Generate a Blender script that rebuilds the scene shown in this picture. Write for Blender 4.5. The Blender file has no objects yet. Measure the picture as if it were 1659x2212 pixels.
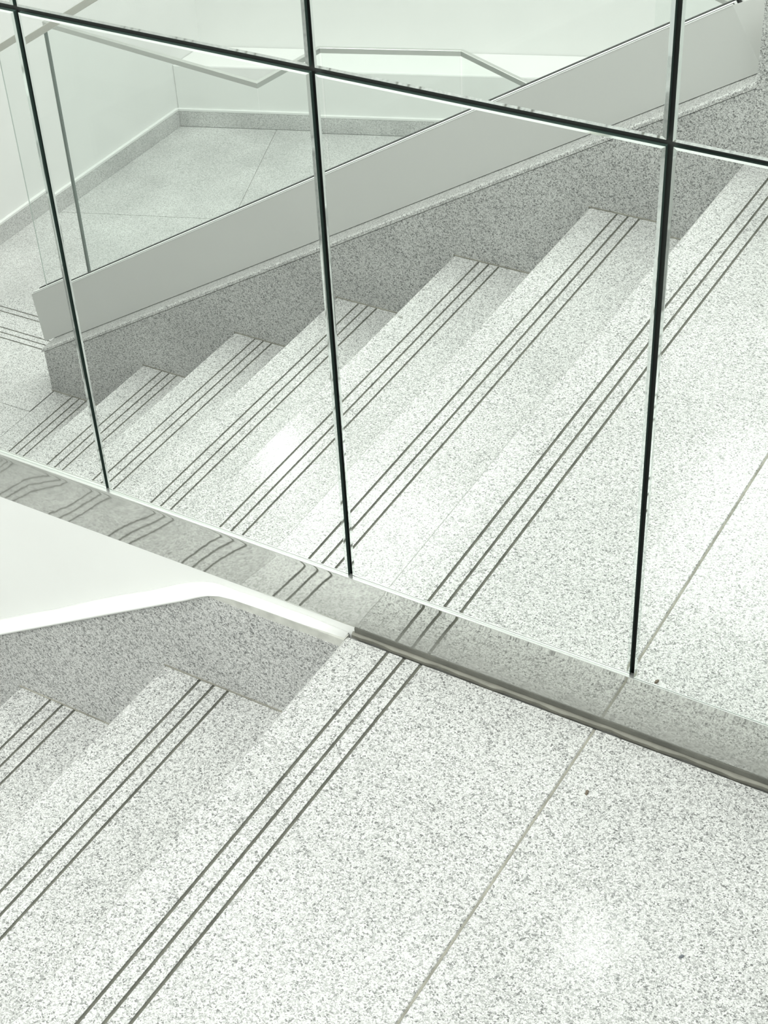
import bpy, bmesh, math
from mathutils import Matrix, Vector

# ------------------------------------------------------------------ camera
scene = bpy.context.scene
COL = scene.collection
cam_data = bpy.data.cameras.new('camera')
cam_data.sensor_fit = 'HORIZONTAL'
cam_data.sensor_width = 36.0
cam_data.lens = 3544.5 / 1659.0 * 36.0
cam_data.clip_start = 0.02
cam = bpy.data.objects.new('camera', cam_data)
COL.objects.link(cam)
cam.matrix_world = Matrix((
    (0.85617, -0.29385, 0.42500, 0.79027),
    (0.51471, 0.55698, -0.65180, -1.21244),
    (-0.04519, 0.77681, 0.62811, 1.37947),
    (0, 0, 0, 1)))
scene.camera = cam

# ------------------------------------------------------------------ world, exposure
LIGHT_COL = (0.962, 1.0, 0.952)
world = bpy.data.worlds.new('world')
scene.world = world
world.use_nodes = True
bg = world.node_tree.nodes['Background']
bg.inputs[0].default_value = (*LIGHT_COL, 1)
bg.inputs[1].default_value = 0.80
LAMP_POWER = 9.0
FILL_POWER = 10.0
scene.view_settings.view_transform = 'Standard'
scene.view_settings.look = 'None'
scene.view_settings.gamma = 1.0
scene.view_settings.use_curve_mapping = False
scene.view_settings.exposure = 0.0
scene.cycles.adaptive_threshold = 0.03
scene.cycles.max_bounces = 8
scene.cycles.diffuse_bounces = 3
scene.cycles.glossy_bounces = 4
scene.cycles.transparent_max_bounces = 16

# ------------------------------------------------------------------ dimensions (metres)
T = 0.30            # tread depth
R = 0.1803          # riser height
NOSE = 0.06         # nosing edge to first groove
GS = 0.023          # groove spacing
W = 1.41            # stair width: parapet face at y = -W
ZG = -6 * R         # lower landing
ZP = -8 * R         # platform
XJ = 0.273          # first joint on the upper landing
TH = 0.01356        # the mirror wall is a hair out of square with the stair
ZB, ZH = 0.0927, 0.7305     # mirror bottom, seam between the rows
V = [-0.4183, -0.0527, 0.3096]
ZC = 2.2            # ceiling
XL = -2.98          # left wall
PITCH = R / T

def wy(x, y=0.0):   # y of a plane offset y from the mirror wall
    return y + TH * x
def cap(x):         # line of the parapet coping
    return 0.175 + PITCH * x

# ------------------------------------------------------------------ materials
def new_mat(name):
    m = bpy.data.materials.new(name)
    m.use_nodes = True
    nt = m.node_tree
    return m, nt, nt.nodes, nt.links, nt.nodes['Principled BSDF']

def simple(name, col, rough=0.5, metal=0.0, spec=0.5, noise=0.0, nscale=8.0, bump=0.0, bscale=120.0):
    m, nt, N, L, b = new_mat(name)
    b.inputs['Roughness'].default_value = rough
    b.inputs['Metallic'].default_value = metal
    b.inputs['Specular IOR Level'].default_value = spec
    geo = N.new('ShaderNodeNewGeometry')
    if noise > 0:
        n = N.new('ShaderNodeTexNoise'); n.inputs['Scale'].default_value = nscale; n.inputs['Detail'].default_value = 5
        L.new(geo.outputs['Position'], n.inputs['Vector'])
        r = N.new('ShaderNodeValToRGB')
        r.color_ramp.elements[0].position = 0.3; r.color_ramp.elements[1].position = 0.7
        r.color_ramp.elements[0].color = (*[c * (1 - noise) for c in col], 1)
        r.color_ramp.elements[1].color = (*[min(1, c * (1 + noise * 0.4)) for c in col], 1)
        L.new(n.outputs['Fac'], r.inputs['Fac']); L.new(r.outputs['Color'], b.inputs['Base Color'])
    else:
        b.inputs['Base Color'].default_value = (*col, 1)
    if bump > 0:
        n = N.new('ShaderNodeTexNoise'); n.inputs['Scale'].default_value = bscale; n.inputs['Detail'].default_value = 3
        L.new(geo.outputs['Position'], n.inputs['Vector'])
        bp = N.new('ShaderNodeBump'); bp.inputs['Strength'].default_value = bump; bp.inputs['Distance'].default_value = 0.002
        L.new(n.outputs['Fac'], bp.inputs['Height']); L.new(bp.outputs['Normal'], b.inputs['Normal'])
    return m

def granite(name, light=0.735, mid=0.435, dark=0.17, grain=560.0, rough=0.33, tint=(1.0, 1.0, 0.985), stain=0.0, coat=0.0):
    m, nt, N, L, b = new_mat(name)
    geo = N.new('ShaderNodeNewGeometry')
    wob = N.new('ShaderNodeTexNoise'); wob.inputs['Scale'].default_value = 430; wob.inputs['Detail'].default_value = 0
    L.new(geo.outputs['Position'], wob.inputs['Vector'])
    mad = N.new('ShaderNodeVectorMath'); mad.operation = 'MULTIPLY_ADD'
    mad.inputs[1].default_value = (0.0038, 0.0038, 0.0038)
    L.new(wob.outputs['Color'], mad.inputs[0]); L.new(geo.outputs['Position'], mad.inputs[2])
    v = N.new('ShaderNodeTexVoronoi'); v.inputs['Scale'].default_value = grain
    L.new(mad.outputs[0], v.inputs['Vector'])
    sep = N.new('ShaderNodeSeparateColor'); L.new(v.outputs['Color'], sep.inputs[0])
    r = N.new('ShaderNodeValToRGB'); cr = r.color_ramp; cr.interpolation = 'LINEAR'
    def c(x): return (x * tint[0], x * tint[1], x * tint[2], 1)
    cr.elements[0].position = 0.0; cr.elements[0].color = c(dark)
    cr.elements[1].position = 1.0; cr.elements[1].color = c(light)
    for p_, x_ in ((0.06, dark * 1.15), (0.14, mid * 0.85), (0.30, mid), (0.50, (mid + light) / 2 + 0.04), (0.68, light * 0.96)):
        e = cr.elements.new(p_); e.color = c(x_)
    L.new(sep.outputs[0], r.inputs['Fac'])
    fine = N.new('ShaderNodeTexNoise'); fine.inputs['Scale'].default_value = 600; fine.inputs['Detail'].default_value = 1
    L.new(geo.outputs['Position'], fine.inputs['Vector'])
    fr = N.new('ShaderNodeMapRange'); fr.inputs[1].default_value = 0.3; fr.inputs[2].default_value = 0.7
    fr.inputs[3].default_value = 0.72; fr.inputs[4].default_value = 1.16
    L.new(fine.outputs['Fac'], fr.inputs[0])
    big = N.new('ShaderNodeTexNoise'); big.inputs['Scale'].default_value = 5; big.inputs['Detail'].default_value = 2
    L.new(geo.outputs['Position'], big.inputs['Vector'])
    br = N.new('ShaderNodeMapRange'); br.inputs[1].default_value = 0.3; br.inputs[2].default_value = 0.7
    br.inputs[3].default_value = 0.93 - stain; br.inputs[4].default_value = 1.04
    L.new(big.outputs['Fac'], br.inputs[0])
    mu = N.new('ShaderNodeMath'); mu.operation = 'MULTIPLY'
    L.new(fr.outputs[0], mu.inputs[0]); L.new(br.outputs[0], mu.inputs[1])
    mix = N.new('ShaderNodeVectorMath'); mix.operation = 'SCALE'
    L.new(r.outputs['Color'], mix.inputs[0]); L.new(mu.outputs[0], mix.inputs['Scale'])
    L.new(mix.outputs[0], b.inputs['Base Color'])
    b.inputs['Roughness'].default_value = rough
    b.inputs['Specular IOR Level'].default_value = 0.35
    b.inputs['Coat Weight'].default_value = coat
    b.inputs['Coat Roughness'].default_value = 0.11
    return m

def glossy(name, col, rough):
    m = bpy.data.materials.new(name); m.use_nodes = True
    nt = m.node_tree; nt.nodes.clear()
    o = nt.nodes.new('ShaderNodeOutputMaterial'); g = nt.nodes.new('ShaderNodeBsdfGlossy')
    g.inputs['Color'].default_value = (*col, 1); g.inputs['Roughness'].default_value = rough
    nt.links.new(g.outputs[0], o.inputs['Surface'])
    return m

def clear_glass(name, tint):
    m = bpy.data.materials.new(name); m.use_nodes = True
    nt = m.node_tree; nt.nodes.clear()
    N, L = nt.nodes, nt.links
    o = N.new('ShaderNodeOutputMaterial'); g = N.new('ShaderNodeBsdfGlossy'); t = N.new('ShaderNodeBsdfTransparent')
    g.inputs['Roughness'].default_value = 0.0
    t.inputs['Color'].default_value = (*tint, 1)
    lw = N.new('ShaderNodeLayerWeight'); lw.inputs['Blend'].default_value = 0.5
    pw = N.new('ShaderNodeMath'); pw.operation = 'POWER'; pw.inputs[1].default_value = 4.0
    L.new(lw.outputs['Facing'], pw.inputs[0])
    f = N.new('ShaderNodeMath'); f.operation = 'MULTIPLY_ADD'; f.inputs[1].default_value = 0.5; f.inputs[2].default_value = 0.025
    L.new(pw.outputs[0], f.inputs[0])
    mx = N.new('ShaderNodeMixShader')
    L.new(f.outputs[0], mx.inputs[0]); L.new(t.outputs[0], mx.inputs[1]); L.new(g.outputs[0], mx.inputs[2])
    L.new(mx.outputs[0], o.inputs['Surface'])
    return m

def steel_plate(name):
    m, nt, N, L, b = new_mat(name)
    b.inputs['Metallic'].default_value = 1.0
    b.inputs['Base Color'].default_value = (0.63, 0.64, 0.615, 1)
    geo = N.new('ShaderNodeNewGeometry')
    n = N.new('ShaderNodeTexNoise'); n.inputs['Scale'].default_value = 26; n.inputs['Detail'].default_value = 8; n.inputs['Roughness'].default_value = 0.7
    mp = N.new('ShaderNodeVectorMath'); mp.operation = 'MULTIPLY'; mp.inputs[1].default_value = (0.35, 1, 1.6)
    L.new(geo.outputs['Position'], mp.inputs[0]); L.new(mp.outputs[0], n.inputs['Vector'])
    # smears of dried floor-cleaning residue along the lower half, heavier on the landing side
    sx = N.new('ShaderNodeSeparateXYZ'); L.new(geo.outputs['Position'], sx.inputs[0])
    hz = N.new('ShaderNodeMapRange'); hz.inputs[1].default_value = 0.072; hz.inputs[2].default_value = 0.018
    hz.inputs[3].default_value = 0.0; hz.inputs[4].default_value = 1.0
    L.new(sx.outputs['Z'], hz.inputs[0])
    hx = N.new('ShaderNodeMapRange'); hx.inputs[1].default_value = -0.35; hx.inputs[2].default_value = 0.05
    hx.inputs[3].default_value = 0.02; hx.inputs[4].default_value = 1.0
    L.new(sx.outputs['X'], hx.inputs[0])
    nr = N.new('ShaderNodeMapRange'); nr.inputs[1].default_value = 0.3; nr.inputs[2].default_value = 0.65
    nr.inputs[3].default_value = 0.25; nr.inputs[4].default_value = 1.25
    L.new(n.outputs['Fac'], nr.inputs[0])
    a = N.new('ShaderNodeMath'); a.operation = 'MULTIPLY'; L.new(hz.outputs[0], a.inputs[0]); L.new(hx.outputs[0], a.inputs[1])
    a2 = N.new('ShaderNodeMath'); a2.operation = 'MULTIPLY'; a2.use_clamp = True
    L.new(a.outputs[0], a2.inputs[0]); L.new(nr.outputs[0], a2.inputs[1])
    d = N.new('ShaderNodeBsdfDiffuse'); d.inputs['Color'].default_value = (0.37, 0.375, 0.35, 1)
    sc = N.new('ShaderNodeMath'); sc.operation = 'MULTIPLY'; sc.inputs[1].default_value = 0.66
    L.new(a2.outputs[0], sc.inputs[0])
    mx = N.new('ShaderNodeMixShader')
    L.new(sc.outputs[0], mx.inputs[0]); L.new(b.outputs[0], mx.inputs[1]); L.new(d.outputs[0], mx.inputs[2])
    L.new(mx.outputs[0], N['Material Output'].inputs['Surface'])
    b.inputs['Roughness'].default_value = 0.035
    wv = N.new('ShaderNodeTexNoise'); wv.inputs['Scale'].default_value = 55; wv.inputs['Detail'].default_value = 1
    L.new(geo.outputs['Position'], wv.inputs['Vector'])
    bp = N.new('ShaderNodeBump'); bp.inputs['Strength'].default_value = 0.012; bp.inputs['Distance'].default_value = 0.002
    L.new(wv.outputs['Fac'], bp.inputs['Height']); L.new(bp.outputs['Normal'], b.inputs['Normal'])
    return m

def emitter(name, col, strength):
    m = bpy.data.materials.new(name); m.use_nodes = True
    nt = m.node_tree; nt.nodes.clear()
    o = nt.nodes.new('ShaderNodeOutputMaterial'); e = nt.nodes.new('ShaderNodeEmission')
    e.inputs[0].default_value = (*col, 1); e.inputs[1].default_value = strength
    nt.links.new(e.outputs[0], o.inputs['Surface'])
    m.cycles.emission_sampling = 'NONE'
    return m

M = {}
M['granite'] = granite('pale_granite', coat=0.3)
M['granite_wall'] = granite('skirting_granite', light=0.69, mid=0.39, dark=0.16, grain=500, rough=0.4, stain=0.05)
M['granite_far'] = granite('platform_granite', light=0.74, mid=0.56, dark=0.36, grain=420, rough=0.4, stain=0.10)
M['screed'] = simple('grout', (0.36, 0.35, 0.30), 0.9, noise=0.25, nscale=60)
M['grout_far'] = simple('pale_grout', (0.40, 0.40, 0.37), 0.9, noise=0.2, nscale=40)
M['inlay'] = simple('groove_filler', (0.15, 0.15, 0.125), 0.8, noise=0.35, nscale=30)
M['plaster'] = simple('white_plaster', (0.83, 0.835, 0.82), 0.75, spec=0.2, noise=0.02, nscale=6)
M['mortar'] = simple('grey_mortar', (0.62, 0.62, 0.58), 0.85, noise=0.25, nscale=45, bump=0.3, bscale=180)
M['backing'] = simple('black_backing', (0.055, 0.062, 0.057), 0.7)
M['mirror'] = glossy('silvered_mirror', (0.945, 0.968, 0.952), 0.0)
M['mirror_bevel'] = glossy('bevelled_mirror_edge', (0.80, 0.85, 0.825), 0.03)
M['glass_side'] = simple('dark_glass_edge', (0.07, 0.11, 0.095), 0.25)
M['steel'] = steel_plate('polished_steel_plate')
M['rail'] = simple('brushed_steel', (0.62, 0.62, 0.58), 0.28, metal=1.0)
M['rail_far'] = simple('satin_steel', (0.58, 0.59, 0.57), 0.3, metal=1.0)
M['band'] = simple('grey_metal_cladding', (0.61, 0.615, 0.60), 0.42, metal=0.0, spec=0.5, noise=0.02, nscale=3)
M['band_edge'] = simple('bright_metal_lip', (0.85, 0.86, 0.84), 0.3)
M['gasket'] = simple('black_gasket', (0.02, 0.022, 0.02), 0.6)
M['glass'] = clear_glass('clear_glass', (0.984, 0.995, 0.99))
M['glass_edge'] = simple('pale_glass_edge', (0.55, 0.6, 0.57), 0.2)
M['glass_edge_dark'] = simple('grey_green_glass_edge', (0.16, 0.19, 0.175), 0.3)
M['grime'] = simple('brown_grout_line', (0.36, 0.35, 0.30), 0.9, noise=0.4, nscale=25)
M['sealant'] = simple('grey_sealant', (0.25, 0.245, 0.21), 0.6, noise=0.25, nscale=40, bump=0.4, bscale=90)
M['gap_shade'] = simple('painted_gap_shade', (0.15, 0.15, 0.13), 0.8, noise=0.3, nscale=30)  # dark colour for the painted shade below the steel strip
M['channel'] = simple('bright_channel', (0.62, 0.63, 0.61), 0.35, metal=0.6)
M['white_paint'] = simple('white_ceiling_paint', (0.85, 0.855, 0.84), 0.8)
M['diffuser'] = emitter('lamp_diffuser', LIGHT_COL, 3.0)

# ------------------------------------------------------------------ mesh helpers
def wloc(o):
    v = Vector(o.location)
    while o.parent:
        o = o.parent; v += Vector(o.location)
    return v

def build(name, verts, faces, mat, parent=None, bevel=0.0, smooth=False, origin=None, mats=None, fmat=None):
    vs = [Vector(v) for v in verts]
    if origin is None:
        lo = [min(v[i] for v in vs) for i in range(3)]; hi = [max(v[i] for v in vs) for i in range(3)]
        origin = Vector(((lo[0] + hi[0]) / 2, (lo[1] + hi[1]) / 2, lo[2]))
    me = bpy.data.meshes.new(name)
    me.from_pydata([v - origin for v in vs], [], faces)
    for mm in (mats or [mat]):
        me.materials.append(mm)
    if fmat:
        for p, i in zip(me.polygons, fmat): p.material_index = i
    bm = bmesh.new(); bm.from_mesh(me)
    if fmat is None:
        bmesh.ops.recalc_face_normals(bm, faces=bm.faces)
    if bevel > 0:
        bmesh.ops.bevel(bm, geom=list(bm.edges), offset=bevel, segments=2, affect='EDGES', profile=0.5)
    if smooth:
        for f in bm.faces: f.smooth = True
    bm.to_mesh(me); bm.free()
    o = bpy.data.objects.new(name, me)
    COL.objects.link(o)
    if parent is not None:
        o.parent = parent; o.location = origin - wloc(parent)
    else:
        o.location = origin
    return o

def empty(name, loc):
    o = bpy.data.objects.new(name, None); COL.objects.link(o); o.location = loc
    o.empty_display_size = 0.1
    return o

def tag(o, label=None, cat=None, group=None, kind=None):
    if label: o['label'] = label
    if cat: o['category'] = cat
    if group: o['group'] = group
    if kind: o['kind'] = kind
    return o

def prism(profile, b0, b1, fn):
    """profile: list of (a, z); extruded from b0 to b1 (each a number or a function of a); fn(a, b, z) -> point"""
    n = len(profile)
    g0 = b0 if callable(b0) else (lambda a: b0)
    g1 = b1 if callable(b1) else (lambda a: b1)
    verts = [fn(a, g0(a), z) for a, z in profile] + [fn(a, g1(a), z) for a, z in profile]
    faces = [tuple(range(n - 1, -1, -1)), tuple(range(n, 2 * n))]
    for i in range(n):
        j = (i + 1) % n
        faces.append((i, j, n + j, n + i))
    return verts, faces

XY = lambda a, b, z: (a, b, z)
YX = lambda a, b, z: (b, a, z)

def box(name, x0, x1, y0, y1, z0, z1, mat, parent=None, bevel=0.0):
    v, f = prism([(x0, z0), (x1, z0), (x1, z1), (x0, z1)], y0, y1, XY)
    return build(name, v, f, mat, parent, bevel)

def slab_profile(a0, a1, z, th, grooves=(), gw=0.0042, gd=0.004, nose=True, sgn=1):
    """cross-section of a stone slab with slots cut in its top; a0 is the nosing edge"""
    ch = 0.004 if nose else 0.0012
    top = [(a0, z - ch), (a0 + ch * sgn, z)]
    for g in grooves:
        s = gw / 2 * sgn
        top += [(g - s, z), (g - s, z - gd), (g + s, z - gd), (g + s, z)]
    top += [(a1 - 0.0012 * sgn, z), (a1, z - 0.0012)]
    return [(a0, z - th)] + top + [(a1, z - th)]

def grooved(name, a0, a1, b0, b1, z, th, grooves, parent, fn=XY, nose=True, sgn=1, mat=None):
    v, f = prism(slab_profile(a0, a1, z, th, grooves, nose=nose, sgn=sgn), b0, b1, fn)
    o = build(name, v, f, mat or M['granite'], parent)
    for g in grooves:
        gw = 0.0040
        v, f = prism([(g - gw / 2, z - 0.0039), (g + gw / 2, z - 0.0039), (g + gw / 2, z - 0.0016), (g - gw / 2, z - 0.0016)], b0, b1, fn)
        build('groove_strip', v, f, M['inlay'], o)
    return o

def clip(poly, nx, ny, c):
    """keep the part of a convex polygon with nx*x + ny*y >= c"""
    out = []
    for i, p in enumerate(poly):
        q = poly[(i + 1) % len(poly)]
        dp, dq = nx * p[0] + ny * p[1] - c, nx * q[0] + ny * q[1] - c
        if dp >= 0: out.append(p)
        if dp * dq < 0:
            t = dp / (dp - dq); out.append((p[0] + t * (q[0] - p[0]), p[1] + t * (q[1] - p[1])))
    return out

def plate(name, poly, z0, z1, mat, parent=None, bevel=0.0):
    n = len(poly)
    verts = [(x, y, z0) for x, y in poly] + [(x, y, z1) for x, y in poly]
    faces = [tuple(range(n - 1, -1, -1)), tuple(range(n, 2 * n))] + [(i, (i + 1) % n, n + (i + 1) % n, n + i) for i in range(n)]
    return build(name, verts, faces, mat, parent, bevel)

def bar(name, pts, w, h, mat, parent=None):
    """flat bar of width w (horizontal) and height h along a polyline, mitred at its corners"""
    pts = [Vector(p) for p in pts]
    secs = []
    for i, p in enumerate(pts):
        d0 = (pts[i] - pts[i - 1]).normalized() if i > 0 else None
        d1 = (pts[i + 1] - pts[i]).normalized() if i < len(pts) - 1 else None
        h0 = Vector((-(d0 or d1).y, (d0 or d1).x, 0)).normalized()
        h1 = Vector((-(d1 or d0).y, (d1 or d0).x, 0)).normalized()
        m = (h0 + h1).normalized(); k = 1.0 / max(0.35, m.dot(h0))
        s = m * (w / 2 * k); u = Vector((0, 0, h / 2))
        secs.append([p - s - u, p + s - u, p + s + u, p - s + u])
    verts = [v for s in secs for v in s]; faces = [(3, 2, 1, 0)]
    for i in range(len(pts) - 1):
        for j in range(4):
            faces.append((4 * i + j, 4 * i + (j + 1) % 4, 4 * i + 4 + (j + 1) % 4, 4 * i + 4 + j))
    n = 4 * (len(pts) - 1); faces.append((n, n + 1, n + 2, n + 3))
    return build(name, verts, faces, mat, parent, bevel=0.0012)

# ================================================================== SETTING
# ---- upper landing
X1 = 2.0
floor = box('floor', -0.05, X1, -W, wy(0.5) - 0.004, -0.13, -0.024, M['screed'])
tag(floor, 'pale speckled granite landing at the top of the stairs, in front of the mirror wall', 'floor', kind='structure')
yw = lambda x: wy(x, -0.010)
gr = [0.0, GS, 2 * GS]
s = grooved('stone_slab', -NOSE, XJ - 0.0012, -W, yw, 0.0, 0.03, gr, floor)
s['label'] = 'slab at the edge of the top step, with three dark grooves'
for x0, x1 in ((XJ + 0.0012, 0.872), (0.8744, 1.472), (1.4744, X1)):
    v, f = prism(slab_profile(x0, x1, 0.0, 0.03, nose=False), -W, yw, XY)
    build('stone_slab', v, f, M['granite'], floor)
v, f = prism([(XJ - 0.0012, -0.03), (XJ + 0.0012, -0.03), (XJ + 0.0012, -0.0009), (XJ - 0.0012, -0.0009)], -W, yw, XY)
build('joint_mortar', v, f, M['grime'], floor)

# ---- flight one: five treads running down to the lower landing
stair = empty('staircase', (-0.9, -W / 2, ZG))
tag(stair, 'flight of pale granite steps with triple dark grooves, beside the mirror wall', 'staircase')
for k in range(1, 6):
    x0 = -NOSE - k * T
    g = [-k * T + q for q in gr]
    grooved('tread', x0, x0 + T + 0.02, -W, yw, -k * R, 0.03, g, stair)
for k in range(0, 6):
    x0 = -NOSE - k * T
    z1 = -k * R - 0.03 - 0.0005; z0 = -(k + 1) * R + 0.0005
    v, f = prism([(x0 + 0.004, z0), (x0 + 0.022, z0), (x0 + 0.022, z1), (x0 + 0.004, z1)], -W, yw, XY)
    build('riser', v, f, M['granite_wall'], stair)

# ---- lower landing
fl2 = plate('floor', [(XL, wy(XL) - 0.004), (-1.57, wy(-1.57) - 0.004), (-1.57, -1.40), (-1.87, -1.40), (-1.87, -1.64), (XL, -1.64)],
            ZG - 0.12, ZG - 0.024, M['screed'])
tag(fl2, 'pale granite lower landing where the parapet ends, seen in the mirrors', 'floor', kind='structure')
xg = -6 * T
grooved('stone_slab', xg - NOSE - 0.0005, -NOSE - 5 * T + 0.02, -1.409, yw, ZG, 0.03, [xg + q for q in gr], fl2, nose=False)
grooved('stone_slab', -1.658, -1.3076, XL, -1.8635, ZG, 0.03, [-1.658 + NOSE, -1.658 + NOSE + GS * 0.92, -1.658 + NOSE + 2 * GS * 0.92], fl2, fn=YX)
for y0, y1 in ((-1.306, -0.707), (-0.7045, -0.06)):
    for x0, x1 in ((XL, -2.422), (-2.42, -1.8608)):
        box('stone_slab', x0, x1, y0, y1, ZG - 0.03, ZG, M['granite'], fl2, bevel=0.0008)

# ---- flight two: two steps down to the platform
stair2 = empty('staircase', (-2.42, -1.8, ZP))
tag(stair2, 'short flight of granite steps turning down behind the low end of the parapet', 'staircase')
g2 = [-1.958 + NOSE, -1.958 + NOSE + GS * 0.92, -1.958 + NOSE + 2 * GS * 0.92]
grooved('tread', -1.958, -1.64, XL, -1.869, ZG - R, 0.03, g2, stair2, fn=YX)
for y0, zt in ((-1.654, ZG), (-1.954, ZG - R)):
    box('riser', XL, -1.869, y0, y0 + 0.018, zt - R + 0.0005, zt - 0.0305, M['granite_wall'], stair2)
box('step_end', -1.8685, -1.85, -1.958, -1.565, ZP + 0.0005, ZG - R - 0.001, M['granite_wall'], stair2)

# ---- platform with slabs laid square to the far wall
ux, uy = 0.941, -0.339           # along the far wall
nx, ny = 0.339, 0.941            # away from it, towards the mirrors
D0 = -4.276                      # far wall: nx*x + ny*y = D0
def far(u, v):
    return (u * ux + (v + D0) * nx, u * uy + (v + D0) * ny)
XR = 1.3
def region(poly):
    poly = clip(poly, 1, 0, XL)
    if poly: poly = clip(poly, -1, 0, -XR)
    if poly: poly = clip(poly, 0, -1, 1.562)
    if poly: poly = clip(poly, nx, ny, D0 + 0.012)
    return poly
fl3 = plate('floor', region([far(-4, -1), far(4, -1), far(4, 4), far(-4, 4)]), ZP - 0.1, ZP - 0.0018, M['grout_far'])
tag(fl3, 'grey granite platform behind the glass parapet, seen in the mirrors', 'floor', kind='structure')
for i in range(-3, 6):
    for j in range(0, 4):
        u0, u1 = -1.235 + (i - 1) * 0.9 + 0.0012, -1.235 + i * 0.9 - 0.0012
        v0, v1 = j * 0.72 + 0.0012, (j + 1) * 0.72 - 0.0012
        p = region([far(u0, v0), far(u1, v0), far(u1, v1), far(u0, v1)])
        if p and len(p) > 2:
            a = abs(sum(p[k][0] * p[(k + 1) % len(p)][1] - p[(k + 1) % len(p)][0] * p[k][1] for k in range(len(p)))) / 2
            if a > 0.004:
                plate('stone_slab', p, ZP - 0.03, ZP, M['granite_far'], fl3)

# ---- mirror wall: plaster below, black board behind the mirrors
XA, XB = XL, X1
def wallprism(prof, y0, y1):     # prof in (x, z)
    return prism(prof, lambda a: wy(a, y0), lambda a: wy(a, y1), XY)
zs = 0.012
v, f = wallprism([(XA, ZG - 0.12), (-0.06, ZG - 0.12), (-0.06, -0.135), (X1, -0.135), (X1, zs), (XA, zs)], 0.0, 0.14)
wall_back = build('wall_back', v, f, M['plaster'])
tag(wall_back, 'white plastered wall under the steel strip, beside the top steps', 'wall', kind='structure')
v, f = wallprism([(XA, zs), (X1, zs), (X1, ZC), (XA, ZC)], 0.016, 0.14)
build('wall_upper', v, f, M['plaster'], wall_back)
v, f = wallprism([(V[0] - 0.80, zs), (V[2] + 0.78, zs), (V[2] + 0.78, 1.40), (V[0] - 0.80, 1.40)], 0.0105, 0.0158)
build('mirror_backing', v, f, M['backing'], wall_back)

def sktop(x):
    return min(-0.0165, -0.0745 + PITCH * (x + 0.366))
# plaster lip that swells out over the stone skirting
def lip_path():
    pts = []
    x = -2.0
    while x < -0.33:
        pts.append((x, -0.0745 + PITCH * (x + 0.366))); x += 0.06
    for x, z in ((-0.325, -0.0499), (-0.300, -0.0352), (-0.282, -0.0240), (-0.265, -0.0150), (-0.247, -0.0092), (-0.226, -0.0062), (-0.19, -0.0048), (-0.12, -0.0042), (-0.062, -0.0040)):
        pts.append((x, z))
    return pts
lp = lip_path()
sec = [(0.0005, 0.034), (-0.0035, 0.024), (-0.009, 0.0165), (-0.0165, 0.0118), (-0.021, 0.0098), (-0.0225, 0.0065), (-0.0215, 0.0015), (-0.0165, 0.0008), (0.0005, 0.0008)]
verts, faces = [], []
for i, (x, z) in enumerate(lp):
    w_ = 1.0 + 0.05 * math.sin(x * 37.0) + 0.03 * math.sin(x * 83.0)
    for y_, dz in sec:
        tp = 1.0 if x < -0.13 else max(0.45, 1.0 - (x + 0.13) / 0.068 * 0.55)
        lv = 0.62 if x < -0.31 else max(0.15, 0.62 - (x + 0.31) / 0.08 * 0.47)
        zz = z + dz * lv * (w_ if dz > 0.005 else 1.0) * tp
        verts.append((x, wy(x, y_ * (0.9 if x < -0.30 else max(0.62, 0.9 - (x + 0.30) / 0.06 * 0.28)) * (0.5 + 0.5 * tp)), min(zz, 0.0105)))
ns = len(sec)
for i in range(len(lp) - 1):
    for j in range(ns):
        k = (j + 1) % ns
        faces.append((i * ns + j, i * ns + k, (i + 1) * ns + k, (i + 1) * ns + j))
faces.append(tuple(range(ns))); faces.append(tuple((len(lp) - 1) * ns + j for j in reversed(range(ns))))
lip = build('plaster_lip', verts, faces, M['plaster'], wall_back, smooth=True)
lip['label'] = 'rounded bright plaster lip above the stone skirting'
# strip of bare mortar between the lip and the level part of the skirting
verts, faces = [], []
mp = [-0.282, -0.265, -0.247, -0.226, -0.19, -0.15, -0.11, -0.08, -0.0605]
lz = dict(lp)
for x in mp:
    top = {-0.15: -0.0040, -0.11: -0.0036, -0.08: -0.0036, -0.0605: -0.0036}.get(x, lz.get(x, 0) + 0.0006)
    lo = min(top - 0.0012, sktop(x) - 0.001 - 0.0007 * (1 + math.sin(x * 160)))
    for y_, z_ in ((-0.002, lo), (-0.0140, lo), (-0.0138, top), (-0.002, top)):
        verts.append((x, wy(x, y_), z_))
for i in range(len(mp) - 1):
    for j in range(4):
        faces.append((4 * i + j, 4 * i + (j + 1) % 4, 4 * i + 4 + (j + 1) % 4, 4 * i + 4 + j))
faces += [(0, 1, 2, 3), tuple(4 * (len(mp) - 1) + j for j in (3, 2, 1, 0))]
build('mortar_strip', verts, faces, M['mortar'], wall_back)

# stone skirting that steps down along the wall: one tile for each step
sk = empty('baseboard_stair', (-0.9, wy(-0.9, -0.012), ZG))
tag(sk, 'grey speckled granite skirting stepping down along the white wall', 'skirting', kind='structure')
for k in range(1, 6):
    x0, x1 = -NOSE - k * T + 0.0001, -NOSE - (k - 1) * T - 0.0001
    if k == 1: x1 = -NOSE + 0.003
    zb = -k * R
    xs = [x0] + ([-0.2695] if x0 < -0.2695 < x1 else []) + [x1]
    prof = [(x0, zb + 0.0008), (x1, zb + 0.0008)] + [(x, sktop(x)) for x in reversed(xs)]
    if k == 1: pass
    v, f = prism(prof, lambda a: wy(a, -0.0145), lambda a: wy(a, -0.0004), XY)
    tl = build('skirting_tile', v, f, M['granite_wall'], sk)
    v, f = prism([(x0, zb + 0.0003), (x1, zb + 0.0003), (x1, zb + 0.0020), (x0, zb + 0.0020)], lambda a: wy(a, -0.0160), lambda a: wy(a, -0.0146), XY)
    build('joint_line', v, f, M['grime'], tl)
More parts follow.
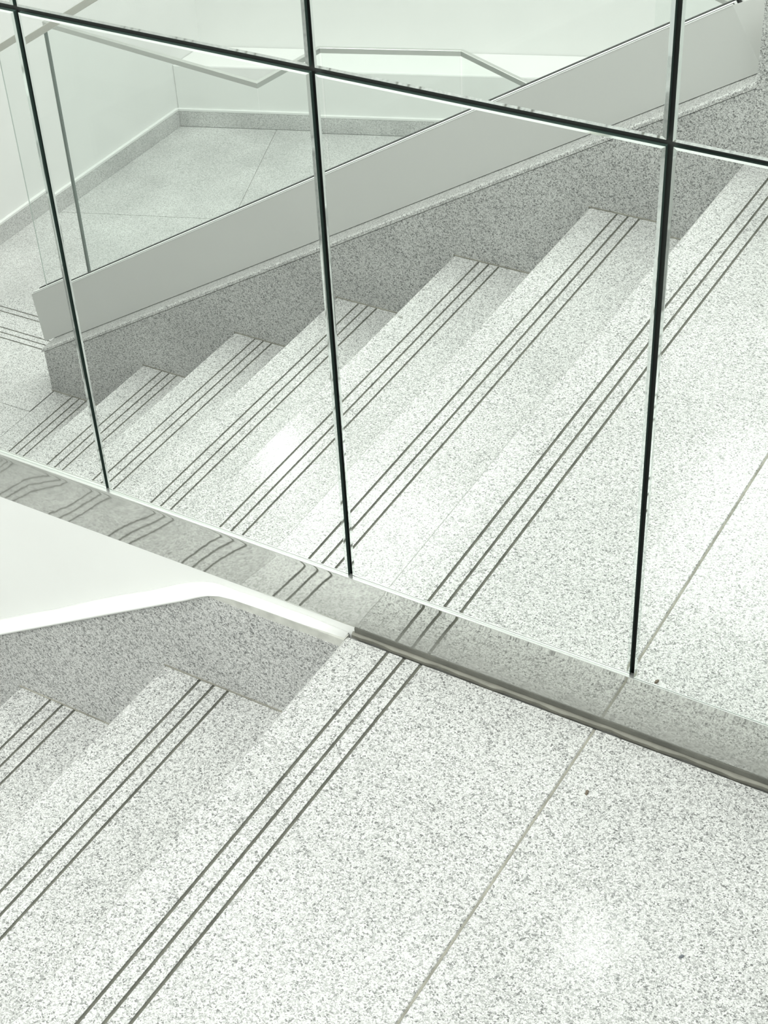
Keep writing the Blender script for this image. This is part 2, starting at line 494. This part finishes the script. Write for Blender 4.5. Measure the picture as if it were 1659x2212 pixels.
v, f = prism([(XL, ZG + 0.0008), (-1.561, ZG + 0.0008), (-1.561, sktop(-1.561)), (-1.86, ZG + 0.08), (XL, ZG + 0.08)], lambda a: wy(a, -0.0145), lambda a: wy(a, -0.0004), XY)
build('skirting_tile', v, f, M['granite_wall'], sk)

# polished steel strip under the mirrors, slightly bowed
def s0(x):
    tb = [(-1.3, 0.0), (-0.75, -0.004), (-0.62, -0.006), (-0.5, -0.018), (-0.38, -0.027), (-0.27, -0.028), (-0.08, -0.016), (0.1, -0.012), (0.6, -0.01), (2.0, -0.01)]
    for (a, p), (b, q) in zip(tb, tb[1:]):
        if x <= b:
            t = (x - a) / (b - a); t = t * t * (3 - 2 * t)
            return p + (q - p) * max(0, t)
    return tb[-1][1]
z0s, z1s = 0.0105, 0.0924
NZ, xs = 26, []
x = V[0] - 0.80
while x < V[2] + 0.78:
    xs.append(x); x += 0.02
verts, faces = [], []
for x in xs:
    col, y = [], 0.0
    zz = [z0s + (z1s - z0s) * (1 - (1 - i / NZ) ** 1.25) for i in range(NZ + 1)]
    sl = []
    for z in zz:
        t = (z - z0s) / (z1s - z0s)
        sv = s0(x) + 0.036 * (1 - t) + 0.003 * math.sin(x * 41 + 3 * t)
        if t > 0.91: sv += (0.13 if x < -0.25 else max(0.045, 0.13 - (x + 0.25) * 0.34)) * ((t - 0.91) / 0.09) ** 1.2
        sl.append(sv)
    ys = [0.0]
    for i in range(NZ): ys.append(ys[-1] - (sl[i] + sl[i + 1]) / 2 * (zz[i + 1] - zz[i]))
    off = -0.0002 - max(ys[NZ // 2:]) * 0.0
    for z, y in zip(zz, ys): verts.append((x, wy(x, y + off), z))
nv = NZ + 1
nfront = len(verts)
for i in range(len(xs) - 1):
    for j in range(NZ):
        faces.append((i * nv + j, i * nv + j + 1, (i + 1) * nv + j + 1, (i + 1) * nv + j))
# back face, so the sheet has thickness
for x_ in xs:
    verts.append((x_, wy(x_, 0.0055), z0s)); verts.append((x_, wy(x_, 0.0055), z1s))
for i in range(len(xs) - 1):
    b0 = nfront + 2 * i
    faces.append((b0, b0 + 2, b0 + 3, b0 + 1))
    faces.append((i * nv, (i + 1) * nv, b0 + 2, b0))
    faces.append(((i + 1) * nv + NZ, i * nv + NZ, b0 + 1, b0 + 3))
steel = build('baseboard_back', verts, faces, M['steel'], smooth=True)
mod = steel.modifiers.new('edges', 'EDGE_SPLIT'); mod.split_angle = math.radians(40)
tag(steel, 'polished stainless steel strip along the foot of the mirrors, reflecting the grooves', 'baseboard', kind='structure')

# grey sealant bead between floor and steel
verts, faces = [], []
x = -0.055; sx = []
while x < X1:
    sx.append(x); x += 0.015
for x in sx:
    w_ = 0.0046 + 0.0010 * math.sin(x * 61) + 0.0008 * math.sin(x * 143 + 1)
    for y_, z_ in ((0.0005, -0.004), (-w_, -0.004), (-w_, 0.0006), (-w_ * 0.6, 0.0026), (0.0005, 0.0032)):
        verts.append((x, wy(x, y_), z_))
for i in range(len(sx) - 1):
    for j in range(5):
        faces.append((5 * i + j, 5 * i + (j + 1) % 5, 5 * i + 5 + (j + 1) % 5, 5 * i + 5 + j))
faces += [(0, 1, 2, 3, 4), tuple(5 * (len(sx) - 1) + j for j in (4, 3, 2, 1, 0))]
seal = build('trim_1', verts, faces, M['sealant'])
tag(seal, 'thin grey sealant bead between the landing floor and the steel strip', 'sealant', kind='structure')

v, f = wallprism([(-0.052, 0.0034), (X1, 0.0034), (X1, 0.0104), (-0.052, 0.0104)], -0.0016, -0.0002)  # solid dark strip painted to stand in for the shade under the steel
build('painted_shade_strip', v, f, M['gap_shade'], seal)

# ================================================================== MIRRORS
GAP = 0.0062
BEV = 0.0034
edges = [V[0] - 0.733, V[0] - 0.3665, V[0], V[1], V[2], V[2] + 0.3665, V[2] + 0.733]
rows = [(ZB, ZH), (ZH, ZH + 0.638)]
tilt = {(1, 0): (-0.0040, 0.0037), (2, 0): (0.0014, 0.0007), (3, 0): (0.0001, -0.0002), (4, 0): (-0.0001, -0.0075),
        (1, 1): (-0.002, 0.002), (2, 1): (0.0, 0.0), (3, 1): (0.0, 0.0), (4, 1): (0.0, -0.003)}
mlabel = {(1, 0): 'mirror panel at the left edge showing the foot of the parapet and lower landing',
          (2, 0): 'mirror panel with a soft bright glint on its reflected lower steps',
          (3, 0): 'large mirror panel above the steel strip reflecting the upper steps and metal band',
          (4, 0): 'mirror panel at the right edge reflecting the top step and landing joint',
          (1, 1): 'sliver of an upper mirror panel in the top left corner',
          (2, 1): 'upper mirror panel reflecting the handrail corner and white wall, left of the centre seam',
          (3, 1): 'upper mirror panel crossed by the sloping grey metal band',
          (4, 1): 'upper mirror panel in the top right corner reflecting the end of the band',
          (0, 0): 'lower mirror panel beyond the left edge of the picture', (0, 1): 'upper mirror panel beyond the left edge of the picture',
          (5, 0): 'lower mirror panel beyond the right edge of the picture', (5, 1): 'upper mirror panel beyond the right edge of the picture'}
for c in range(6):
    for r_ in range(2):
        x0, x1 = edges[c] + GAP / 2, edges[c + 1] - GAP / 2
        z0, z1 = rows[r_][0] + (0.0002 if r_ == 0 else GAP / 2), rows[r_][1] - GAP / 2
        cx, cz = (x0 + x1) / 2, (z0 + z1) / 2
        tx, tz = tilt.get((c, r_), (0.0, 0.0))
        def P(x, z, d):
            return (x, wy(x, d) - tx * (x - cx) - tz * (z - cz), z)
        b = BEV
        bb = 0.0022 if r_ == 0 else b; bt = 0.0022
        ring_f = [P(x0 + b, z0 + bb, 0), P(x1 - b, z0 + bb, 0), P(x1 - b, z1 - bt, 0), P(x0 + b, z1 - bt, 0)]
        eb = 0.0001 if r_ == 0 else 0.0011
        ring_e = [P(x0, z0, eb), P(x1, z0, eb), P(x1, z1, 0.0006), P(x0, z1, 0.0006)]
        ring_b = [P(x0, z0, 0.0058), P(x1, z0, 0.0058), P(x1, z1, 0.0058), P(x0, z1, 0.0058)]
        org = Vector((cx, wy(cx), z0))
        vs = ring_f + ring_e + ring_b
        q = lambda a, b_: [(a + i, a + (i + 1) % 4, b_ + (i + 1) % 4, b_ + i) for i in range(4)]
        o = build('mirror_panel', ring_f, [(0, 1, 2, 3)], M['mirror'], origin=org)
        tag(o, mlabel[(c, r_)], 'mirror', 'bevelled mirror panels on the wall')
        build('bevel_edge', ring_f + ring_e, q(0, 4), M['mirror_bevel'], o)
        build('glass_side', ring_e + ring_b, q(0, 4) + [(7, 6, 5, 4)], M['glass_side'], o)

lsec = [(-0.0036, 0.0924), (0.0050, 0.0924), (0.0050, 0.0927), (-0.0028, 0.0927), (-0.0028, 0.0934), (-0.0036, 0.0934)]
v = [(x, wy(x, y), z) for x in (V[0] - 0.80, V[2] + 0.78) for y, z in lsec]
f = [(i, (i + 1) % 6, 6 + (i + 1) % 6, 6 + i) for i in range(6)] + [(5, 4, 3, 2, 1, 0), (6, 7, 8, 9, 10, 11)]
chan = build('trim_2', v, f, M['channel'])
tag(chan, 'thin bright metal channel holding the bottom edge of the mirrors', 'trim', kind='structure')

# ================================================================== PARAPET
par = empty('stair_parapet', (-0.95, -W - 0.07, ZG))
tag(par, 'sloping stair parapet of granite, grey metal band and clear glass, seen in the mirrors', 'parapet')
XE, XT = -1.867, -0.05
YB = -W - 0.05           # face of the metal band
def sprism(prof, y0, y1): # prof (x, z)
    return prism(prof, y0, y1, XY)
# core
v, f = sprism([(XE + 0.004, ZG - 0.1), (XT, ZG - 0.1), (XT, cap(XT) - 0.016), (XE + 0.004, cap(XE) - 0.016)], -W - 0.032, -W - 0.15)
build('core_wall', v, f, M['plaster'], par)
for k in range(0, 7):
    x0, x1 = -NOSE - k * T, -NOSE - (k - 1) * T
    if k == 6: x0 = XE
    if k == 0: x1 = XT
    x0 += 0.0001; x1 -= 0.0001
    if k == 0:
        prof = [(x0, 0.0006), (x1, 0.0006), (x1, cap(x1) - 0.0125), (x0, cap(x0) - 0.0125)]
    else:
        prof = [(x0, -k * R + 0.0006), (x1, -k * R + 0.0006), (x1, cap(x1) - 0.0125), (x0, cap(x0) - 0.0125)]
    v, f = sprism(prof, -W, -W - 0.03)
    sp = build('stone_panel', v, f, M['granite_wall'], par)
    v, f = sprism([(x0, -k * R + 0.0004), (x1, -k * R + 0.0004), (x1, -k * R + 0.0026), (x0, -k * R + 0.0026)], -W + 0.0014, -W + 0.0001)
    build('joint_line', v, f, M['grime'], sp)
# coping with a rounded front edge
csec = [(-W + 0.001, -0.011), (-W + 0.001, -0.004), (-W - 0.002, -0.0008), (-W - 0.006, 0.0), (-W - 0.152, 0.005), (-W - 0.152, -0.011)]
verts = []
for x in (XE - 0.006, XT - 0.0005):
    verts += [(x, y, cap(x) + dz) for y, dz in csec]
n = len(csec)
faces = [(i, (i + 1) % n, n + (i + 1) % n, n + i) for i in range(n)] + [tuple(range(n)), tuple(range(2 * n - 1, n - 1, -1))]
cp = build('coping', verts, faces, M['granite'], par)
cp['label'] = 'pale granite coping strip under the metal band'
# metal band: its ends are cut square to the slope
H0, H1 = 0.0030, 0.152
sa, ca = math.sin(math.atan(PITCH)), math.cos(math.atan(PITCH))
XEB, XTB = -1.905, -0.056
def band_prof(h0, h1, xa=XEB, xb=XTB, ext=0.0):
    def pt(x, h):   # x where the square cut meets the bottom line
        d = h * ca
        return (x - d * sa, cap(x) + d * ca)
    # (along the slope the top edge is shifted back by the square cut)
    return [pt(xa + ext + 0.055 * h0 / H1, h0), pt(xb - ext, h0), pt(xb - ext, h1), pt(xa + ext + 0.055 * h1 / H1, h1)]
v, f = sprism(band_prof(H0, H1), YB, YB - 0.004)
band = build('metal_band', v, f, M['band'], par)
band['label'] = 'wide smooth grey metal band'
v, f = sprism(band_prof(H0, H1 - 0.002), YB - 0.0402, YB - 0.0442)
build('metal_band', v, f, M['band'], par)
v, f = sprism(band_prof(H0, H1 - 0.010, ext=0.0005), YB - 0.0042, YB - 0.0400)
build('band_filler', v, f, M['gasket'], par)
v, f = sprism(band_prof(H1 + 0.0002, H1 + 0.0014), YB + 0.0005, YB - 0.0030)
build('band_lip', v, f, M['band_edge'], par)
v, f = sprism(band_prof(H1 + 0.0002, H1 + 0.0010, ext=0.001), YB - 0.0032, YB - 0.0105)
build('gasket', v, f, M['gasket'], par)
v, f = sprism(band_prof(H1 - 0.0095, H1 + 0.0014, ext=0.001), YB - 0.0108, YB - 0.0218)
build('clamp_strip', v, f, M['band_edge'], par)
v, f = sprism(band_prof(H1 - 0.0095, H1 + 0.0014, ext=0.001), YB - 0.0312, YB - 0.0400)
build('gasket', v, f, M['gasket'], par)
# mitred return of the band at the top end
def ret(d0, d1, h0, h1):
    out = []
    for d in (d0, d1):
        for h in (h0, h1):
            hd = h * ca
            out.append((XTB - hd * sa + d * 0.62, YB - d * 0.78, cap(XTB) + hd * ca + d * 0.10))
    return out
q = ret(0.0, 0.075, H0, H1); q2 = [(x + 0.003, y - 0.003, z) for x, y, z in q]
build('band_return', q + q2, [(0, 1, 3, 2), (4, 6, 7, 5), (0, 4, 5, 1), (2, 3, 7, 6), (1, 5, 7, 3), (0, 2, 6, 4)], M['band'], par)
# glass
YG = YB - 0.0265
XG0 = -1.88
HR = 0.785
gp = [(XG0, cap(XG0) + 0.146), (-0.13, cap(-0.13) + 0.146), (-0.13, cap(-0.13) + HR), (XG0, cap(XG0) + HR)]
v, f = sprism(gp, YG + 0.0042, YG - 0.0042)
gl = build('glass_pane', v, f, M['glass'], par)
v, f = sprism([(XG0 - 0.001, gp[0][1] + 0.004), (XG0 - 0.0002, gp[0][1] + 0.004), (XG0 - 0.0002, gp[3][1]), (XG0 - 0.001, gp[3][1])], YG + 0.0042, YG + 0.0018)
build('glass_edge', v, f, M['glass_edge'], gl)
bar('handrail', [(x, YG, cap(x) + HR + 0.010) for x in (-1.98, -0.13)], 0.034, 0.018, M['rail'], par)
# granite pier where the parapet meets the landing guard
pier = empty('stone_pier', (0.03, -W - 0.07, 0.0))
tag(pier, 'granite clad pier at the top end of the sloping band, right edge of the picture', 'pier')
box('stone_panel', XT, 0.10, -W - 0.028, -W + 0.004, 0.0006, 0.283, M['granite_wall'], pier, bevel=0.0015)
box('pier_core', XT + 0.002, 0.098, -W - 0.046, -W - 0.0285, 0.0006, 0.282, M['mortar'], pier)
box('cap_stone', XT - 0.001, 0.102, -W - 0.048, -W + 0.005, 0.2836, 0.296, M['granite_wall'], pier, bevel=0.002)
# landing guard continuing past the pier, beside the camera
gd = empty('glass_guard', (1.05, -W - 0.02, 0.0))
tag(gd, 'clear glass guard with steel rail along the open side of the upper landing', 'balustrade')
box('kerb', 0.106, X1, -W - 0.15, -W, -0.10, 0.10, M['granite_wall'], gd, bevel=0.002)
box('glass_pane', 0.106, X1, -W - 0.087, -W - 0.075, 0.1002, 0.94, M['glass'], gd)
bar('handrail', [(0.09, -W - 0.081, 0.955), (X1, -W - 0.081, 0.955)], 0.034, 0.02, M['rail'], gd)

# ================================================================== FAR GLASS BALUSTRADE
def balustrade(pts, label, zr, posts=(0,)):
    b = empty('glass_balustrade', (sum(p[0] for p in pts) / len(pts), sum(p[1] for p in pts) / len(pts), ZP))
    tag(b, label, 'balustrade')
    bar('handrail', [(x, y, zr) for x, y in pts], 0.013, 0.015, M['rail_far'], b)
    for (xa, ya), (xb, yb) in zip(pts, pts[1:]):
        d = Vector((xb - xa, yb - ya)).normalized(); n_ = Vector((-d.y, d.x)) * 0.005
        e0 = Vector((xa, ya)) + d * 0.006; e1 = Vector((xb, yb)) - d * 0.006
        plate('glass_pane', [tuple(e0 + n_), tuple(e1 + n_), tuple(e1 - n_), tuple(e0 - n_)], ZP + 0.0006, zr - 0.009, M['glass'], b)
    for i in posts:
        xa, ya = pts[i]
        box('edge_strip', xa - 0.004, xa + 0.0035, ya - 0.004, ya + 0.004, ZP + 0.0006, zr - 0.009, M['glass_edge_dark'], b)
    return b
balustrade([(-2.376, -2.162), (-1.589, -2.065), (-1.5525, -2.332), (-1.188, -2.468), (-0.88, -2.329)],
           'zigzag glass balustrade with flat steel handrail standing on the grey platform', -0.43)
balustrade([(-0.96, -3.284), (-0.50, -3.010)], 'short glass balustrade with bright steel rail behind the upper end of the band', -0.43, posts=())

# ================================================================== FAR WALLS AND CEILING
LED = -1.195                       # ledge height
v, f = prism([(-1.40, ZP - 0.1), (-4.10, ZP - 0.1), (-4.10, ZC), (0.20, ZC), (0.20, ZG - 0.12), (-1.40, ZG - 0.12)], XL - 0.15, XL, YX)
wl = build('wall_left', v, f, M['plaster'])
tag(wl, 'white wall beside the grey platform, left of the far corner in the mirrors', 'wall', kind='structure')
UR = 3.0
u0 = XL * ux - (-3.47) * 0.339
def farplate(name, ua, ub, va, vb, za, zb_, mat, parent=None, bevel=0.0):
    p = clip([far(ua, va), far(ub, va), far(ub, vb), far(ua, vb)], 1, 0, XL)
    return plate(name, p, za, zb_, mat, parent, bevel)
wf = farplate('wall_far', -3.0, UR, -0.40, -0.20, ZP - 0.1, ZC, M['plaster'])
tag(wf, 'white far wall above a low ledge, behind the platform', 'wall', kind='structure')
lw = farplate('ledge', -3.0, UR, -0.2, 0.0, ZP - 0.1, LED, M['plaster'], wf, bevel=0.006)
lw['label'] = 'bright white ledge along the far wall'
lipf = farplate('plaster_lip', -3.0, UR, 0.0, 0.012, ZP + 0.064, ZP + 0.072, M['plaster'], wf)
bf = farplate('baseboard_far', -3.0, UR, 0.0, 0.012, ZP + 0.0006, ZP + 0.063, M['granite_far'])
tag(bf, 'low grey granite skirting along the foot of the far wall', 'skirting', kind='structure')
bl = box('baseboard_left', XL, XL + 0.012, -3.46, -1.96, ZP + 0.0006, ZP + 0.066, M['granite_far'])
tag(bl, 'low grey granite skirting along the wall left of the far corner', 'skirting', kind='structure')
box('plaster_lip', XL, XL + 0.012, -3.46, -1.96, ZP + 0.067, ZP + 0.075, M['plaster'], wl)
ceil = box('ceiling', XL - 0.15, X1 + 0.3, -4.9, 0.16, ZC, ZC + 0.1, M['white_paint'])
tag(ceil, 'plain white ceiling over the stairs', 'ceiling', kind='structure')

# ---- ceiling lamps: downlights, and panels added as fill light
def ring(cx, cy, r0, r1, z0, z1, n=28):
    verts, faces = [], []
    for i in range(n):
        a = 2 * math.pi * i / n
        c_, s_ = math.cos(a), math.sin(a)
        verts += [(cx + r0 * c_, cy + r0 * s_, z0), (cx + r1 * c_, cy + r1 * s_, z0), (cx + r1 * c_, cy + r1 * s_, z1), (cx + r0 * c_, cy + r0 * s_, z1)]
    for i in range(n):
        j = (i + 1) % n
        for k in range(4):
            faces.append((4 * i + k, 4 * i + (k + 1) % 4, 4 * j + (k + 1) % 4, 4 * j + k))
    return verts, faces
def disc(cx, cy, r, z0, z1, n=28):
    poly = [(cx + r * math.cos(2 * math.pi * i / n), cy + r * math.sin(2 * math.pi * i / n)) for i in range(n)]
    return poly
def downlight(x, y, power, label):
    t = empty('ceiling_light', (x, y, ZC - 0.03))
    tag(t, label, 'lamp', 'round ceiling downlights')
    v, f = ring(x, y, 0.092, 0.115, ZC - 0.02, ZC - 0.0004)
    build('trim_ring', v, f, M['white_paint'], t)
    plate('diffuser', disc(x, y, 0.09, 0, 0), ZC - 0.014, ZC - 0.008, M['diffuser'], t)
    ld = bpy.data.lights.new('downlight', 'AREA'); ld.shape = 'DISK'; ld.size = 0.18; ld.energy = power; ld.color = LIGHT_COL
    lo = bpy.data.objects.new('bulb', ld); COL.objects.link(lo); lo.parent = t; lo.location = (0, 0, 0.012)
def panel(x, y, power, label, w=0.95):  # unseen panel added for soft fill, not a known fixture
    t = empty('ceiling_light', (x, y, ZC - 0.03))
    tag(t, label, 'lamp', 'added square fill light panels')
    h = w / 2
    for (xa, xb, ya, yb) in ((-h - .02, h + .02, -h - .02, -h), (-h - .02, h + .02, h, h + .02), (-h - .02, -h, -h, h), (h, h + .02, -h, h)):
        box('frame', x + xa, x + xb, y + ya, y + yb, ZC - 0.022, ZC - 0.0004, M['white_paint'], t)
    box('diffuser', x - h, x + h, y - h, y + h, ZC - 0.014, ZC - 0.008, M['diffuser'], t)
    ld = bpy.data.lights.new('fill_light', 'AREA'); ld.shape = 'SQUARE'; ld.size = w; ld.energy = power; ld.color = LIGHT_COL
    lo = bpy.data.objects.new('bulb', ld); COL.objects.link(lo); lo.parent = t; lo.location = (0, 0, 0.012)
downlight(-0.18, -1.2, LAMP_POWER, 'round downlight above the top step')
downlight(-2.62, -3.42, LAMP_POWER, 'round downlight in the far corner above the platform')
panel(0.9, -0.55, FILL_POWER * 0.5, 'added fill light panel above the upper landing')
panel(-0.9, -0.6, FILL_POWER * 0.45, 'added fill light panel above the middle of the stairs')
panel(-2.3, -0.9, FILL_POWER * 0.6, 'added fill light panel above the lower landing')
panel(-1.75, -2.6, FILL_POWER * 2.7, 'added fill light panel above the grey platform')
panel(-0.2, -3.1, FILL_POWER * 2.6, 'added fill light panel beyond the parapet')

# ================================================================== SMALL CHIPS LYING ON THE STONE
def chip(x, y, z, sx, sy, sz, rot, mat, label):
    import random
    rnd = random.Random(int(abs(x * 1000 + y * 77)))
    ca_, sa_ = math.cos(rot), math.sin(rot)
    bot, top = [], []
    for i in range(6):
        a = 2 * math.pi * i / 6
        k = 0.75 + 0.45 * rnd.random()
        px, py = sx * math.cos(a) * k, sy * math.sin(a) * k
        bot.append((x + px * ca_ - py * sa_, y + px * sa_ + py * ca_, z + 0.0002))
        t = 0.55 + 0.3 * rnd.random()
        top.append((x + t * (px * ca_ - py * sa_), y + t * (px * sa_ + py * ca_), z + sz * (0.7 + 0.4 * rnd.random())))
    o = build('stone_chip', bot + top, [(5, 4, 3, 2, 1, 0), (6, 7, 8, 9, 10, 11)] + [(i, (i + 1) % 6, 6 + (i + 1) % 6, 6 + i) for i in range(6)], mat)
    return tag(o, label, 'chip', 'loose chips on the stone')
M['chip_brown'] = simple('brown_chip', (0.16, 0.13, 0.10), 0.8)
M['chip_grey'] = simple('slate_chip', (0.15, 0.16, 0.18), 0.7)
M['chip_pale'] = simple('grey_chip', (0.36, 0.36, 0.34), 0.8)
chip(0.3064, -0.0962, 0.0, 0.0045, 0.0022, 0.002, 1.9, M['chip_brown'], 'tiny brown chip on the landing beside the floor joint')
chip(0.4806, -0.2448, 0.0, 0.0030, 0.0020, 0.002, 0.8, M['chip_grey'], 'tiny slate-grey chip near the right edge of the landing')
chip(-0.6438, -1.1526, -2 * R, 0.0065, 0.0050, 0.002, 0.4, M['chip_pale'], 'small grey chip on the edge of a step, seen in the mirror')
